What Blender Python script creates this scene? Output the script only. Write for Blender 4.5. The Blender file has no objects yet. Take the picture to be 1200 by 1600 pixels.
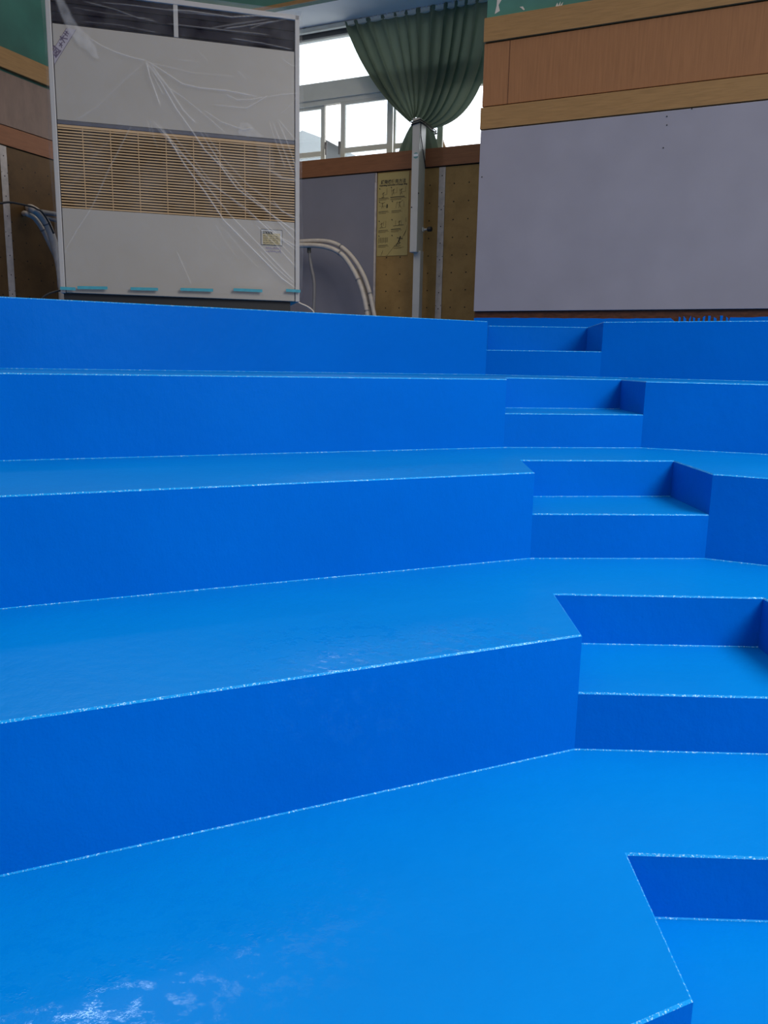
import bpy, bmesh, math, random
import numpy as np
from mathutils import Vector, Matrix
random.seed(7)
SC = bpy.context.scene
COL = SC.collection
SC.view_settings.view_transform = 'Standard'
SC.view_settings.look = 'None'

# ------------------------------------------------------------------ camera
F_PX = 1235.59
PITCH, ROLL = math.radians(10.65698), math.radians(1.12795)
EYE = 1.5
cp, sp, cr, sr = math.cos(PITCH), math.sin(PITCH), math.cos(ROLL), math.sin(ROLL)
FW = Vector((0, cp, -sp)); UP0 = Vector((0, sp, cp)); RT0 = Vector((1, 0, 0))
RT = cr*RT0 + sr*UP0
UP = -sr*RT0 + cr*UP0
cam = bpy.data.cameras.new('camera')
camo = bpy.data.objects.new('camera', cam); COL.objects.link(camo)
cam.sensor_fit = 'HORIZONTAL'; cam.sensor_width = 36.0; cam.lens = 36.0*F_PX/1200
cam.clip_start = 0.05; cam.clip_end = 400
M = Matrix.Identity(4)
for i in range(3):
    M[i][0] = RT[i]; M[i][1] = UP[i]; M[i][2] = -FW[i]
M[2][3] = EYE
camo.matrix_world = M
SC.camera = camo

# ------------------------------------------------------------------ frames (surveyed wall planes)
class Frame:
    """rotated building frame: s along the wall, d into the wall, z up"""
    def __init__(self, ang):
        self.a = ang
        self.ex = Vector((math.cos(ang), math.sin(ang), 0))
        self.ey = Vector((-math.sin(ang), math.cos(ang), 0))
    def w(self, s, d, z): return self.ex*s + self.ey*d + Vector((0, 0, z))
    def px(self, u, v, d):
        """survey point of the photograph on the plane at distance d -> (s, z)"""
        r = RT*((u-600)/F_PX) + UP*((800-v)/F_PX) + FW
        p = r*(d/r.dot(self.ey))
        return p.dot(self.ex), p.z+EYE
TH = math.radians(-24.515)
W = Frame(TH)                    # back wall
LF = Frame(TH+math.pi/2)         # left wall (s = depth along the wall)
AC = Frame(math.radians(14.876)) # air conditioner
WD = Frame(0.0)
D1, D2, S1 = 6.45, 7.44, 6.245
BOXS = -2.155
Z0, Z1, Z2, Z3 = 3.3345, 3.505, 3.969, 4.147
TOP = 5.4

# ------------------------------------------------------------------ materials
def srgb(r, g, b):
    f = lambda c: (c/255/12.92) if c/255 <= .04045 else ((c/255+.055)/1.055)**2.4
    return (f(r), f(g), f(b), 1)
class NT:
    def __init__(self, name):
        self.m = bpy.data.materials.new(name); self.m.use_nodes = True
        self.t = self.m.node_tree; self.b = self.t.nodes['Principled BSDF']
        self.out = self.t.nodes['Material Output']
    def n(self, ty, **kw):
        nd = self.t.nodes.new(ty)
        for k, v in kw.items():
            if hasattr(nd, k): setattr(nd, k, v)
            else: nd.inputs[k].default_value = v
        return nd
    def l(self, a, b): self.t.links.new(a, b)
    def coord(self, scale=(1, 1, 1), kind='Object'):
        tc = self.n('ShaderNodeTexCoord'); mp = self.n('ShaderNodeMapping')
        mp.inputs['Scale'].default_value = scale
        self.l(tc.outputs[kind], mp.inputs['Vector']); return mp.outputs[0]
    def noise(self, scale, detail=3, sc=(1, 1, 1), rough=.5):
        nd = self.n('ShaderNodeTexNoise'); nd.inputs['Scale'].default_value = scale
        nd.inputs['Detail'].default_value = detail; nd.inputs['Roughness'].default_value = rough
        self.l(self.coord(sc), nd.inputs['Vector']); return nd.outputs['Fac']
    def ramp(self, fac, stops):
        r = self.n('ShaderNodeValToRGB'); e = r.color_ramp.elements
        while len(e) < len(stops): e.new(.5)
        for q, (p, c) in zip(e, stops): q.position = p; q.color = c
        self.l(fac, r.inputs[0]); return r.outputs[0]
    def bump(self, h, strength=.3, dist=.01):
        b = self.n('ShaderNodeBump'); b.inputs['Strength'].default_value = strength
        b.inputs['Distance'].default_value = dist; self.l(h, b.inputs['Height'])
        self.l(b.outputs[0], self.b.inputs['Normal']); return b
def mat(name, col, rough=.6, metal=0, var=0., vs=6, vsc=(1, 1, 1), bump=0, bs=40, spec=None):
    k = NT(name)
    k.b.inputs['Roughness'].default_value = rough; k.b.inputs['Metallic'].default_value = metal
    k.b.inputs['Base Color'].default_value = col
    if spec is not None: k.b.inputs['Specular IOR Level'].default_value = spec
    if var:
        c0 = tuple(c*(1-var) for c in col[:3])+(1,); c1 = tuple(min(1, c*(1+var)) for c in col[:3])+(1,)
        k.l(k.ramp(k.noise(vs, 4, vsc), [(.3, c0), (.7, c1)]), k.b.inputs['Base Color'])
    if bump: k.bump(k.noise(bs, 3), bump, .004)
    return k.m

def blue_paint(name, g, b, edge=False):
    k = NT(name)
    big = k.noise(1.7, 4)
    col = k.ramp(big, [(.3, (0, g*.95, b*.96, 1)), (.7, (0, g*1.06, b*1.04, 1))])
    k.l(col, k.b.inputs['Base Color'])
    k.b.inputs['Specular IOR Level'].default_value = .22
    k.b.inputs['Specular Tint'].default_value = (.3, .65, 1, 1)
    # brush-on gloss paint: satin where it soaked in, wetter blobs where it pooled
    geo = k.n('ShaderNodeNewGeometry'); prev = None
    for c_, r_ in (((-.62, 1.30, .36), .36), ((-.28, 1.50, .36), .26), ((-.08, 2.02, .725), .30), ((.30, 2.12, .725), .22)):
        dn = k.n('ShaderNodeVectorMath', operation='DISTANCE'); k.l(geo.outputs['Position'], dn.inputs[0]); dn.inputs[1].default_value = c_
        mrn = k.n('ShaderNodeMapRange'); mrn.inputs[1].default_value = r_*.35; mrn.inputs[2].default_value = r_*1.3; mrn.inputs[3].default_value = 1; mrn.inputs[4].default_value = 0
        k.l(dn.outputs['Value'], mrn.inputs[0])
        if prev is None: prev = mrn.outputs[0]
        else:
            mxn = k.n('ShaderNodeMath', operation='MAXIMUM'); k.l(prev, mxn.inputs[0]); k.l(mrn.outputs[0], mxn.inputs[1]); prev = mxn.outputs[0]
    patch = prev
    blob = k.ramp(k.noise(17, 4, (1, 1.5, 1), .75), [(.50, (0, 0, 0, 1)), (.58, (1, 1, 1, 1))])
    wet = k.n('ShaderNodeMath', operation='MULTIPLY'); k.l(patch, wet.inputs[0]); k.l(blob, wet.inputs[1])
    rr = k.ramp(wet.outputs[0], [(0, (.36, .36, .36, 1)), (1, (.06, .06, .06, 1))])
    k.l(rr, k.b.inputs['Roughness'])
    sl = k.ramp(wet.outputs[0], [(0, (.12, .12, .12, 1)), (1, (.7, .7, .7, 1))]); k.l(sl, k.b.inputs['Specular IOR Level'])
    fine = k.noise(150 if not edge else 260, 2)
    med = k.noise(22, 3, (1, 1, .6))
    ad = k.n('ShaderNodeMath', operation='MULTIPLY_ADD'); ad.inputs[1].default_value = .22
    k.l(fine, ad.inputs[0]); k.l(med, ad.inputs[2])
    k.bump(ad.outputs[0], .28 if not edge else .9, .006)
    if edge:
        sp_ = k.ramp(k.noise(210, 1), [(.56, (.005, .25, .68, 1)), (.70, (.35, .62, .9, 1))])  # pale specks paint the edge sparkle into the base colour
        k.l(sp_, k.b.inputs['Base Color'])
    return k.m

def wood(name, c, var=.18, stretch=(1, 1, 14), rough=.5, sc=5):
    k = NT(name)
    c0 = tuple(x*(1-var) for x in c[:3])+(1,); c1 = tuple(min(1, x*(1+var)) for x in c[:3])+(1,)
    k.l(k.ramp(k.noise(sc, 6, stretch, .65), [(.3, c0), (.5, c), (.72, c1)]), k.b.inputs['Base Color'])
    k.b.inputs['Roughness'].default_value = rough
    k.b.inputs['Specular IOR Level'].default_value = .3
    return k.m

def pegboard(name, c, stain, sx=.148, sz=.162):
    """hardboard sheet with rows of small screw dimples and old stains"""
    k = NT(name)
    tc = k.n('ShaderNodeTexCoord'); sep = k.n('ShaderNodeSeparateXYZ'); k.l(tc.outputs['Object'], sep.inputs[0])
    ds = []
    for ax, p in (('X', sx), ('Z', sz)):
        a = k.n('ShaderNodeMath', operation='DIVIDE'); k.l(sep.outputs[ax], a.inputs[0]); a.inputs[1].default_value = p
        b = k.n('ShaderNodeMath', operation='FRACT'); k.l(a.outputs[0], b.inputs[0])
        c_ = k.n('ShaderNodeMath', operation='SUBTRACT'); k.l(b.outputs[0], c_.inputs[0]); c_.inputs[1].default_value = .5
        e = k.n('ShaderNodeMath', operation='MULTIPLY'); k.l(c_.outputs[0], e.inputs[0]); e.inputs[1].default_value = p
        f = k.n('ShaderNodeMath', operation='MULTIPLY'); k.l(e.outputs[0], f.inputs[0]); k.l(e.outputs[0], f.inputs[1])
        ds.append(f.outputs[0])
    s = k.n('ShaderNodeMath', operation='ADD'); k.l(ds[0], s.inputs[0]); k.l(ds[1], s.inputs[1])
    lt = k.n('ShaderNodeMath', operation='LESS_THAN'); k.l(s.outputs[0], lt.inputs[0]); lt.inputs[1].default_value = .0065**2
    base = k.ramp(k.noise(3.5, 6, rough=.7), [(.28, stain), (.55, c), (.8, tuple(x*1.12 for x in c[:3])+(1,))])
    mx = k.n('ShaderNodeMixRGB'); k.l(lt.outputs[0], mx.inputs[0]); k.l(base, mx.inputs[1]); mx.inputs[2].default_value = (.012, .009, .006, 1)
    k.l(mx.outputs[0], k.b.inputs['Base Color']); k.b.inputs['Roughness'].default_value = .55
    k.b.inputs['Specular IOR Level'].default_value = .25
    return k.m

MT = {}
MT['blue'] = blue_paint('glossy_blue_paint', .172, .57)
MT['blue_shaded'] = blue_paint('blue_paint_shaded', .138, .60)  # copy of the tread paint with the shade of upright faces in its colour
MT['edge'] = blue_paint('blue_edge_glint', .25, .68, True)
MT['green'] = mat('green_wall_paint', (.045, .16, .125, 1), .55, var=.25, vs=2.5)
MT['green_shaded'] = mat('green_wall_paint_shaded', (.024, .125, .095, 1), .6, var=.3, vs=2)  # same green, darkened: the left wall's shade is in the colour
MT['white_soffit'] = mat('white_soffit_paint', (.95, .91, .86, 1), .7, var=.05, vs=3)
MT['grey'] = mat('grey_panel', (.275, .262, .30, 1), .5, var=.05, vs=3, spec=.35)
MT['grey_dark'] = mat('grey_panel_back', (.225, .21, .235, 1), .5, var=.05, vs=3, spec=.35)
MT['wood_strip'] = wood('oak_strip', (.30, .165, .062, 1), .16, (1.5, 1, 22), sc=4)
MT['wood_panel'] = wood('teak_panel', (.29, .128, .052, 1), .14, (22, 1, 1), sc=3)
MT['wood_sill'] = wood('red_brown_board', (.255, .10, .042, 1), .16, (2, 1, 20), sc=3)
MT['wood_pale'] = wood('pale_pink_panel', (.22, .145, .11, 1), .15, (6, 1, 2), .35, sc=2)
MT['wood_dark'] = wood('dark_brown_base', (.085, .03, .014, 1), .5, (3, 1, 14), sc=5)
MT['peg'] = pegboard('hardboard', (.33, .195, .064, 1), (.22, .125, .04, 1))
MT['peg_shaded'] = pegboard('hardboard_shaded', (.13, .068, .023, 1), (.075, .038, .013, 1))  # darker copy of the hardboard, shade of the left wall painted in
MT['gap'] = mat('dark_gap', (.01, .006, .005, 1), .9)
MT['strip_metal'] = mat('white_metal_strip', (.52, .44, .38, 1), .5, var=.2, vs=14)
MT['hole'] = mat('dark_hole', (.01, .009, .008, 1), .9)
MT['alu'] = mat('aluminium_frame', (.78, .76, .66, 1), .5, var=.05, vs=5)
MT['alu_dark'] = mat('grey_track', (.13, .125, .12, 1), .5)
MT['post'] = mat('cream_enamel', (.52, .49, .44, 1), .4, var=.05, vs=6)
MT['acwhite'] = mat('cream_cabinet', (.30, .275, .245, 1), .45, var=.03, vs=2)
MT['acframe'] = mat('pale_grey_frame', (.35, .335, .325, 1), .4)
MT['acdark'] = mat('charcoal_grille', (.012, .010, .017, 1), .7, spec=.08)
MT['acstrip'] = mat('slate_strip', (.07, .072, .095, 1), .4)
MT['slat'] = wood('wood_tone_slat', (.44, .285, .145, 1), .1, (1, 1, 1), sc=3)
MT['slatback'] = mat('grille_shadow', (.045, .022, .011, 1), .8)
MT['black'] = mat('black_plinth', (.008, .008, .009, 1), .6)
MT['blackink'] = mat('black_print', (.008, .007, .006, 1), .6)
MT['brownink'] = mat('faded_print', (.10, .07, .02, 1), .7)
MT['purpleink'] = mat('purple_ink', (.10, .075, .12, 1), .7)
MT['lilacink'] = mat('lilac_ink', (.18, .15, .26, 1), .7)
MT['sticker'] = mat('lilac_sticker', (.29, .265, .30, 1), .5)
MT['teal_tape'] = mat('teal_tape', (.035, .26, .33, 1), .6, var=.12, vs=30)
MT['poster'] = mat('yellow_poster', (.43, .315, .105, 1), .5, var=.07, vs=5)
MT['nameplate'] = mat('nameplate_white', (.36, .35, .34, 1), .4)
MT['nameyellow'] = mat('nameplate_yellow', (.32, .26, .13, 1), .5, var=.25, vs=60)
MT['pipe'] = mat('white_pipe_wrap', (.50, .43, .36, 1), .5, var=.12, vs=18)
MT['pipe_dark'] = mat('grey_pipe', (.20, .185, .18, 1), .5, var=.1, vs=12)
MT['brass'] = mat('brass_joint', (.12, .11, .08, 1), .5)
MT['rubber'] = mat('black_rubber', (.012, .010, .010, 1), .6)
MT['chip'] = mat('peeled_plaster', (.55, .50, .46, 1), .8)
MT['tealstick'] = mat('teal_label', (.10, .26, .25, 1), .4)
MT['white'] = mat('white_plastic', (.7, .7, .7, 1), .4)
MT['far_wall'] = mat('hazy_far_wall', (.27, .30, .32, 1), .9)
MT['ground'] = mat('pale_ground', (.75, .74, .72, 1), .9, var=.1)
MT['cork'] = mat('chipboard', (.42, .24, .10, 1), .7, var=.3, vs=60)

def curtain_mat():
    k = NT('green_curtain_cloth')
    d = k.n('ShaderNodeBsdfDiffuse'); t = k.n('ShaderNodeBsdfTranslucent'); mx = k.n('ShaderNodeMixShader')
    sep = k.n('ShaderNodeSeparateXYZ'); tc = k.n('ShaderNodeTexCoord'); k.l(tc.outputs['Object'], sep.inputs[0])
    c = k.ramp(k.noise(2.2, 3), [(.3, (.17, .21, .15, 1)), (.7, (.20, .245, .175, 1))])
    k.l(c, d.inputs[0]); k.l(c, t.inputs[0]); mx.inputs[0].default_value = .13
    w = k.noise(260, 1); b = k.n('ShaderNodeBump'); b.inputs['Strength'].default_value = .15; b.inputs['Distance'].default_value = .002
    k.l(w, b.inputs['Height']); k.l(b.outputs[0], d.inputs['Normal'])
    k.l(d.outputs[0], mx.inputs[1]); k.l(t.outputs[0], mx.inputs[2]); k.l(mx.outputs[0], k.out.inputs[0])
    return k.m
MT['curtain'] = curtain_mat()
def glass_mat(name, frost):
    k = NT(name)
    tr = k.n('ShaderNodeBsdfTransparent'); gl = k.n('ShaderNodeBsdfGlossy'); gl.inputs['Roughness'].default_value = .05
    tl = k.n('ShaderNodeBsdfTranslucent'); tl.inputs[0].default_value = (.86, .93, .95, 1)
    tr.inputs[0].default_value = (.93, .96, .98, 1)
    m1 = k.n('ShaderNodeMixShader'); m1.inputs[0].default_value = frost
    m2 = k.n('ShaderNodeMixShader'); m2.inputs[0].default_value = .06
    k.l(tr.outputs[0], m1.inputs[1]); k.l(tl.outputs[0], m1.inputs[2])
    k.l(m1.outputs[0], m2.inputs[1]); k.l(gl.outputs[0], m2.inputs[2]); k.l(m2.outputs[0], k.out.inputs[0])
    return k.m
MT['glass'] = glass_mat('frosted_glass', .25)
def film_mat():
    k = NT('thin_plastic_film')
    at = k.n('ShaderNodeAttribute'); at.attribute_name = 'fold'
    tr = k.n('ShaderNodeBsdfTransparent')
    df = k.n('ShaderNodeBsdfDiffuse'); df.inputs[0].default_value = (.78, .78, .80, 1)
    gl = k.n('ShaderNodeBsdfGlossy'); gl.inputs['Roughness'].default_value = .28; gl.inputs[0].default_value = (.8, .8, .82, 1)
    m0 = k.n('ShaderNodeMixShader'); m0.inputs[0].default_value = .12
    k.l(df.outputs[0], m0.inputs[1]); k.l(gl.outputs[0], m0.inputs[2])
    cloud = k.ramp(k.noise(3.2, 5, rough=.65), [(.35, (.0, .0, .0, 1)), (.72, (.08, .08, .08, 1))])
    ad = k.n('ShaderNodeMath', operation='MULTIPLY_ADD'); ad.inputs[1].default_value = .62; ad.use_clamp = True
    k.l(at.outputs['Fac'], ad.inputs[0]); k.l(cloud, ad.inputs[2])
    m1 = k.n('ShaderNodeMixShader'); k.l(ad.outputs[0], m1.inputs[0])
    k.l(tr.outputs[0], m1.inputs[1]); k.l(m0.outputs[0], m1.inputs[2]); k.l(m1.outputs[0], k.out.inputs[0])
    return k.m
MT['film'] = film_mat()

# ------------------------------------------------------------------ mesh helpers
class MB:
    def __init__(self): self.v = []; self.f = []; self.mi = []
    def add(self, vs, fs, mi=0):
        o = len(self.v); self.v += [tuple(p) for p in vs]
        self.f += [tuple(i+o for i in f) for f in fs]; self.mi += [mi]*len(fs); return self
    def box(self, x0, x1, y0, y1, z0, z1, mi=0):
        vs = [(x, y, z) for z in (z0, z1) for y in (y0, y1) for x in (x0, x1)]
        return self.add(vs, [(0, 2, 3, 1), (4, 5, 7, 6), (0, 1, 5, 4), (2, 6, 7, 3), (0, 4, 6, 2), (1, 3, 7, 5)], mi)
    def prism(self, poly, z0, z1, mi=0):
        """poly: CCW list of (x, y)"""
        n = len(poly)
        vs = [(x, y, z0) for x, y in poly]+[(x, y, z1) for x, y in poly]
        fs = [tuple(range(n-1, -1, -1)), tuple(range(n, 2*n))]+[(i, (i+1) % n, n+(i+1) % n, n+i) for i in range(n)]
        return self.add(vs, fs, mi)
    def plate(self, poly, y0, y1, mi=0):
        """poly: (x, z) outline in the wall plane, y0 front, y1 back"""
        n = len(poly)
        vs = [(x, y0, z) for x, z in poly]+[(x, y1, z) for x, z in poly]
        fs = [tuple(range(n)), tuple(range(2*n-1, n-1, -1))]+[(i, n+i, n+(i+1) % n, (i+1) % n) for i in range(n)]
        return self.add(vs, fs, mi)
    def tube(self, pts, r, seg=12, mi=0, cap=True):
        pts = [Vector(p) for p in pts]; n = len(pts)
        rr = r if isinstance(r, (list, tuple)) else [r]*n
        vs = []; up = Vector((0, 0, 1)); prev = None
        for i, p in enumerate(pts):
            t = (pts[min(i+1, n-1)]-pts[max(i-1, 0)]).normalized()
            if prev is None:
                a = t.cross(up) if abs(t.dot(up)) < .95 else t.cross(Vector((1, 0, 0)))
            else: a = prev-t*prev.dot(t)
            a.normalize(); prev = a; b = t.cross(a)
            for k in range(seg):
                q = 2*math.pi*k/seg; vs.append(p+(a*math.cos(q)+b*math.sin(q))*rr[i])
        fs = [(i*seg+k, i*seg+(k+1) % seg, (i+1)*seg+(k+1) % seg, (i+1)*seg+k) for i in range(n-1) for k in range(seg)]
        if cap: fs += [tuple(range(seg-1, -1, -1)), tuple((n-1)*seg+k for k in range(seg))]
        return self.add(vs, fs, mi)
    def stroke(self, pts, w, y, mi=0, th=.0008):
        """flat ink stroke in the wall plane through (x, z) points"""
        P = [Vector((a, b)) for a, b in pts]
        for a, b in zip(P[:-1], P[1:]):
            t = (b-a)
            if t.length < 1e-6: continue
            t.normalize(); nn = Vector((-t.y, t.x))*w/2; a2 = a-t*w*.3; b2 = b+t*w*.3
            q = [a2-nn, b2-nn, b2+nn, a2+nn]
            self.plate([(k.x, k.y) for k in q], y-th, y, mi)
        return self
def build(name, mb, mats, fr=WD, base=(0, 0, 0), parent=None, bevel=0, smooth=False, seg=2):
    me = bpy.data.meshes.new(name)
    b = Vector(base)
    me.from_pydata([tuple(Vector(p)-b) for p in mb.v], [], mb.f)
    if not isinstance(mats, (list, tuple)): mats = [mats]
    for m in mats: me.materials.append(MT[m] if isinstance(m, str) else m)
    me.polygons.foreach_set('material_index', mb.mi)
    bm = bmesh.new(); bm.from_mesh(me)
    bmesh.ops.recalc_face_normals(bm, faces=bm.faces); bm.to_mesh(me); bm.free()
    me.update()
    o = bpy.data.objects.new(name, me); COL.objects.link(o)
    if parent is None: place(o, fr, base)
    else:
        o.parent = parent
    if smooth:
        for p in me.polygons: p.use_smooth = True
    if bevel:
        md = o.modifiers.new('bevel', 'BEVEL'); md.width = bevel; md.segments = seg; md.limit_method = 'ANGLE'; md.angle_limit = math.radians(40)
    return o
def place(o, fr, base):
    o.location = fr.w(*base); o.rotation_euler = (0, 0, fr.a)
def tag(o, label, cat, group=None, kind=None):
    o['label'] = label; o['category'] = cat
    if group: o['group'] = group
    if kind: o['kind'] = kind
    return o
def empty(name, fr, base, label, cat, group=None):
    o = bpy.data.objects.new(name, None); COL.objects.link(o); o.empty_display_size = .1
    place(o, fr, base); return tag(o, label, cat, group)
def struct(o): o['kind'] = 'structure'; return o
def text_mesh(name, s, size, mtl, parent, base, x, z, y, width=None, bold=0.0, rot=0.0, squash=None):
    cu = bpy.data.curves.new(name, 'FONT'); cu.body = s; cu.size = size; cu.align_x = 'LEFT'; cu.offset = bold
    cu.extrude = .0004; cu.resolution_u = 3
    t = bpy.data.objects.new('tmp', cu); COL.objects.link(t)
    bpy.context.view_layer.update()
    dg = bpy.context.evaluated_depsgraph_get()
    me = bpy.data.meshes.new_from_object(t.evaluated_get(dg))
    bpy.data.objects.remove(t); bpy.data.curves.remove(cu)
    xs = [v.co.x for v in me.vertices]; k = 1.0
    if width and xs: k = width/(max(xs)-min(xs))
    c, s_ = math.cos(rot), math.sin(rot); x0 = min(xs) if xs else 0
    for v in me.vertices:
        a, b_, e = (v.co.x-x0)*k, v.co.y*(squash or 1), v.co.z
        v.co = (x+a*c-b_*s_-base[0], y-e-base[1], z+a*s_+b_*c-base[2])
    me.name = name; me.materials.clear(); me.materials.append(MT[mtl])
    o = bpy.data.objects.new(name, me); COL.objects.link(o); o.parent = parent
    return o
def bez(P, n=16):
    """catmull-rom through points"""
    P = [Vector(p) for p in P]; Q = [P[0]*2-P[1]]+P+[P[-1]*2-P[-2]]; out = []
    for i in range(1, len(Q)-2):
        for k in range(n):
            t = k/n; a, b, c, d = Q[i-1], Q[i], Q[i+1], Q[i+2]
            out.append(.5*((2*b)+(c-a)*t+(2*a-5*b+4*c-d)*t*t+(3*b-a-3*c+d)*t**3))
    out.append(P[-1]); return out

# ------------------------------------------------------------------ blue seating tiers
ZL = [1.800, 1.433, 1.082, .725, .360, 0.0]
ZH = [1.606, 1.260, .913, .544, .190]
PT = {
 'A': dict(fl=(-2.496, 3.946), c1=(.695, 5.654), bl=(.781, 6.264), br=(1.526, 6.201), c2=(1.445, 5.444), fr=(2.616, 4.796)),
 'B': dict(fl=(-1.929, 3.004), c1=(.611, 4.083), bl=(.682, 4.578), br=(1.377, 4.710), c2=(1.359, 4.204), fr=(2.174, 3.914)),
 'C': dict(fl=(-1.470, 2.231), c1=(.601, 3.148), bl=(.617, 3.559), br=(1.338, 3.653), c2=(1.339, 3.205), fr=(1.722, 3.019)),
 'D': dict(fl=(-1.032, 1.491), c1=(.591, 2.225), bl=(.597, 2.647), br=(1.323, 2.649), c2=(1.322, 2.216), fr=(1.900, 1.950)),
 'E': dict(fl=(-.200, .893), c1=(.587, 1.266), bl=(.597, 1.707), br=(1.320, 1.695), c2=(1.320, 1.255), fr=(2.000, .940)),
}
def cut(a, b, nrm, dist):
    """extend the line a->b until it meets the plane p.nrm = dist"""
    a = Vector(a); b = Vector(b); n = Vector(nrm[:2]); t = (dist-a.dot(n))/((b-a).dot(n)); p = a+(b-a)*t
    return (p.x, p.y)
SR = 2.6
exy, eyy = W.ex, W.ey
def wxy(s, d): p = W.w(s, d, 0); return (p.x, p.y)
names = [('A', 'topmost blue painted tier, under the wrapped cooling cabinet'),
         ('B', 'second blue painted tier from the top, showing only a thin sliver of tread'),
         ('C', 'third blue painted tier from the top, middle of the stand'),
         ('D', 'broad blue painted tier with a pale window reflection along its edge'),
         ('E', 'lowest and nearest blue painted tier, filling the foreground')]
for i, (kx, lab) in enumerate(names):
    p = PT[kx]; zt, zb, zh = ZL[i], ZL[i+1], ZH[i]
    FL = cut(p['c1'], p['fl'], exy, -S1); FR = cut(p['c2'], p['fr'], exy, SR)
    poly = [FL, p['c1'], p['bl'], p['br'], p['c2'], FR, wxy(SR, D1), wxy(BOXS, D1), wxy(BOXS, D2), wxy(-S1, D2)]
    mb = MB(); bw = .0048
    base = (p['c1'][0], p['c1'][1], zb)
    # body with a small rounded nosing along the whole front outline
    n = len(poly)
    def offs(poly, k, q, w):   # inset point of vertex k on the front outline
        a = Vector(poly[k-1]) if k > 0 else Vector(poly[k])*2-Vector(poly[k+1])
        b = Vector(poly[k]); c = Vector(poly[k+1])
        d1 = (b-a).normalized(); d2 = (c-b).normalized()
        n1 = Vector((-d1.y, d1.x)); n2 = Vector((-d2.y, d2.x)); m_ = (n1+n2).normalized()
        r = b+m_*(w/max(.35, m_.dot(n1))); return (r.x, r.y)
    ins = [offs(poly, k, 0, bw) for k in range(6)]+poly[6:]
    vs = [(x, y, zb) for x, y in poly]+[(x, y, zt-bw) for x, y in poly]+[(x, y, zt) for x, y in ins]
    # bump the nosing slightly outward/inward: three rings give a chamfer that catches light
    fs = [tuple(range(n-1, -1, -1)), tuple(range(2*n, 3*n))]
    mi = [0, 0]
    for k in range(n):
        k2 = (k+1) % n
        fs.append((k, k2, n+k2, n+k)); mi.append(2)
        fs.append((n+k, n+k2, 2*n+k2, 2*n+k)); mi.append(1 if k < 5 else 0)
    mb.v = vs; mb.f = fs; mb.mi = mi
    # bead of paint, added to catch light, where the riser meets the tread below
    fw = .0036
    out = [offs(poly, k, 0, -fw) for k in range(6)]
    skip = {1, 2, 3}
    for k in range(5):
        if k in skip: continue
        a, b, c, d = poly[k], poly[k+1], out[k+1], out[k]
        mb.add([(a[0], a[1], zb+.0005), (b[0], b[1], zb+.0005), (c[0], c[1], zb+.0005), (d[0], d[1], zb+.0005), (a[0], a[1], zb+fw), (b[0], b[1], zb+fw)],
               [(3, 2, 5, 4), (0, 1, 2, 3), (0, 4, 5, 1), (1, 5, 2), (0, 3, 4)], 1)
    tier = build('seating_tier', mb, ['blue', 'edge', 'blue_shaded'], WD, base)
    tag(tier, lab, 'tier')
    # intermediate step standing in the recess
    a, b, c, d = [Vector(p[q]) for q in ('c1', 'c2', 'br', 'bl')]
    st = MB(); q = [a, b, c, d]
    ii = [a+Vector((0, bw)), b+Vector((0, bw)), c, d]
    vs = [(v.x, v.y, zb+.0003) for v in q]+[(v.x, v.y, zh-bw) for v in q]+[(v.x, v.y, zh) for v in ii]
    fs = [(3, 2, 1, 0), (8, 9, 10, 11)]; mi = [0, 0]
    for k in range(4):
        k2 = (k+1) % 4
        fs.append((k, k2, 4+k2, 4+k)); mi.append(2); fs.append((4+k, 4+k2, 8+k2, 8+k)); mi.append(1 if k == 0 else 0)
    st.v = vs; st.f = fs; st.mi = mi
    st.add([(a.x, a.y, zb+.0005), (b.x, b.y, zb+.0005), (b.x, b.y-fw, zb+.0005), (a.x, a.y-fw, zb+.0005), (a.x, a.y, zb+fw), (b.x, b.y, zb+fw)],
           [(3, 2, 5, 4), (0, 4, 5, 1), (1, 5, 2), (0, 3, 4)], 1)
    st.add([(d.x, d.y, zh), (c.x, c.y, zh), (c.x, c.y-fw, zh+.0005), (d.x, d.y-fw, zh+.0005), (d.x, d.y, zh+fw), (c.x, c.y, zh+fw)],
           [(3, 2, 5, 4), (1, 5, 2), (0, 3, 4)], 1)
    build('half_step', st, ['blue', 'edge', 'blue_shaded'], WD, base, parent=tier)

# floor under the stand
fl = MB(); q = [wxy(-S1-.1, -2.6), wxy(SR+.6, -2.6), wxy(SR+.6, D2+.3), wxy(-S1-.1, D2+.3)]
fl.prism(q, -.12, 0)
struct(build('floor', fl, 'blue'))

# ------------------------------------------------------------------ walls
WT = .12
# back wall below the window, beam above, projecting bay on the right
wb = MB()
wb.box(-S1, BOXS, D2+.012, D2+.06, ZL[0], Z1-.004)
struct(build('wall_back', wb, 'gap', W))
bay = MB()
bay.box(BOXS+.004, SR, D1+.02, D1+.3, ZL[0], TOP)
bay.box(BOXS+.004, BOXS+.12, D1+.3, D2+.3, ZL[0], TOP)
struct(build('wall_right_bay', bay, 'green', W))
wl = MB(); wl.box(-.5, D2+.6, S1+.02, S1+.15, 0, TOP)
struct(build('wall_left', wl, 'green_shaded', LF))

# the soffit height and the beam in front of the window recess
DW = 7.60
ZS = W.px(468, 48, DW-.06)[1]
r_ = RT*((443-600)/F_PX)+UP*((800-8.7)/F_PX)+FW
DB = (ZS-EYE)/r_.z*r_.dot(W.ey)
bmv = MB(); bmv.box(-S1, BOXS, DB, DB+.08, ZS-.006, TOP)
struct(build('wall_beam', bmv, 'green', W))
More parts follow.
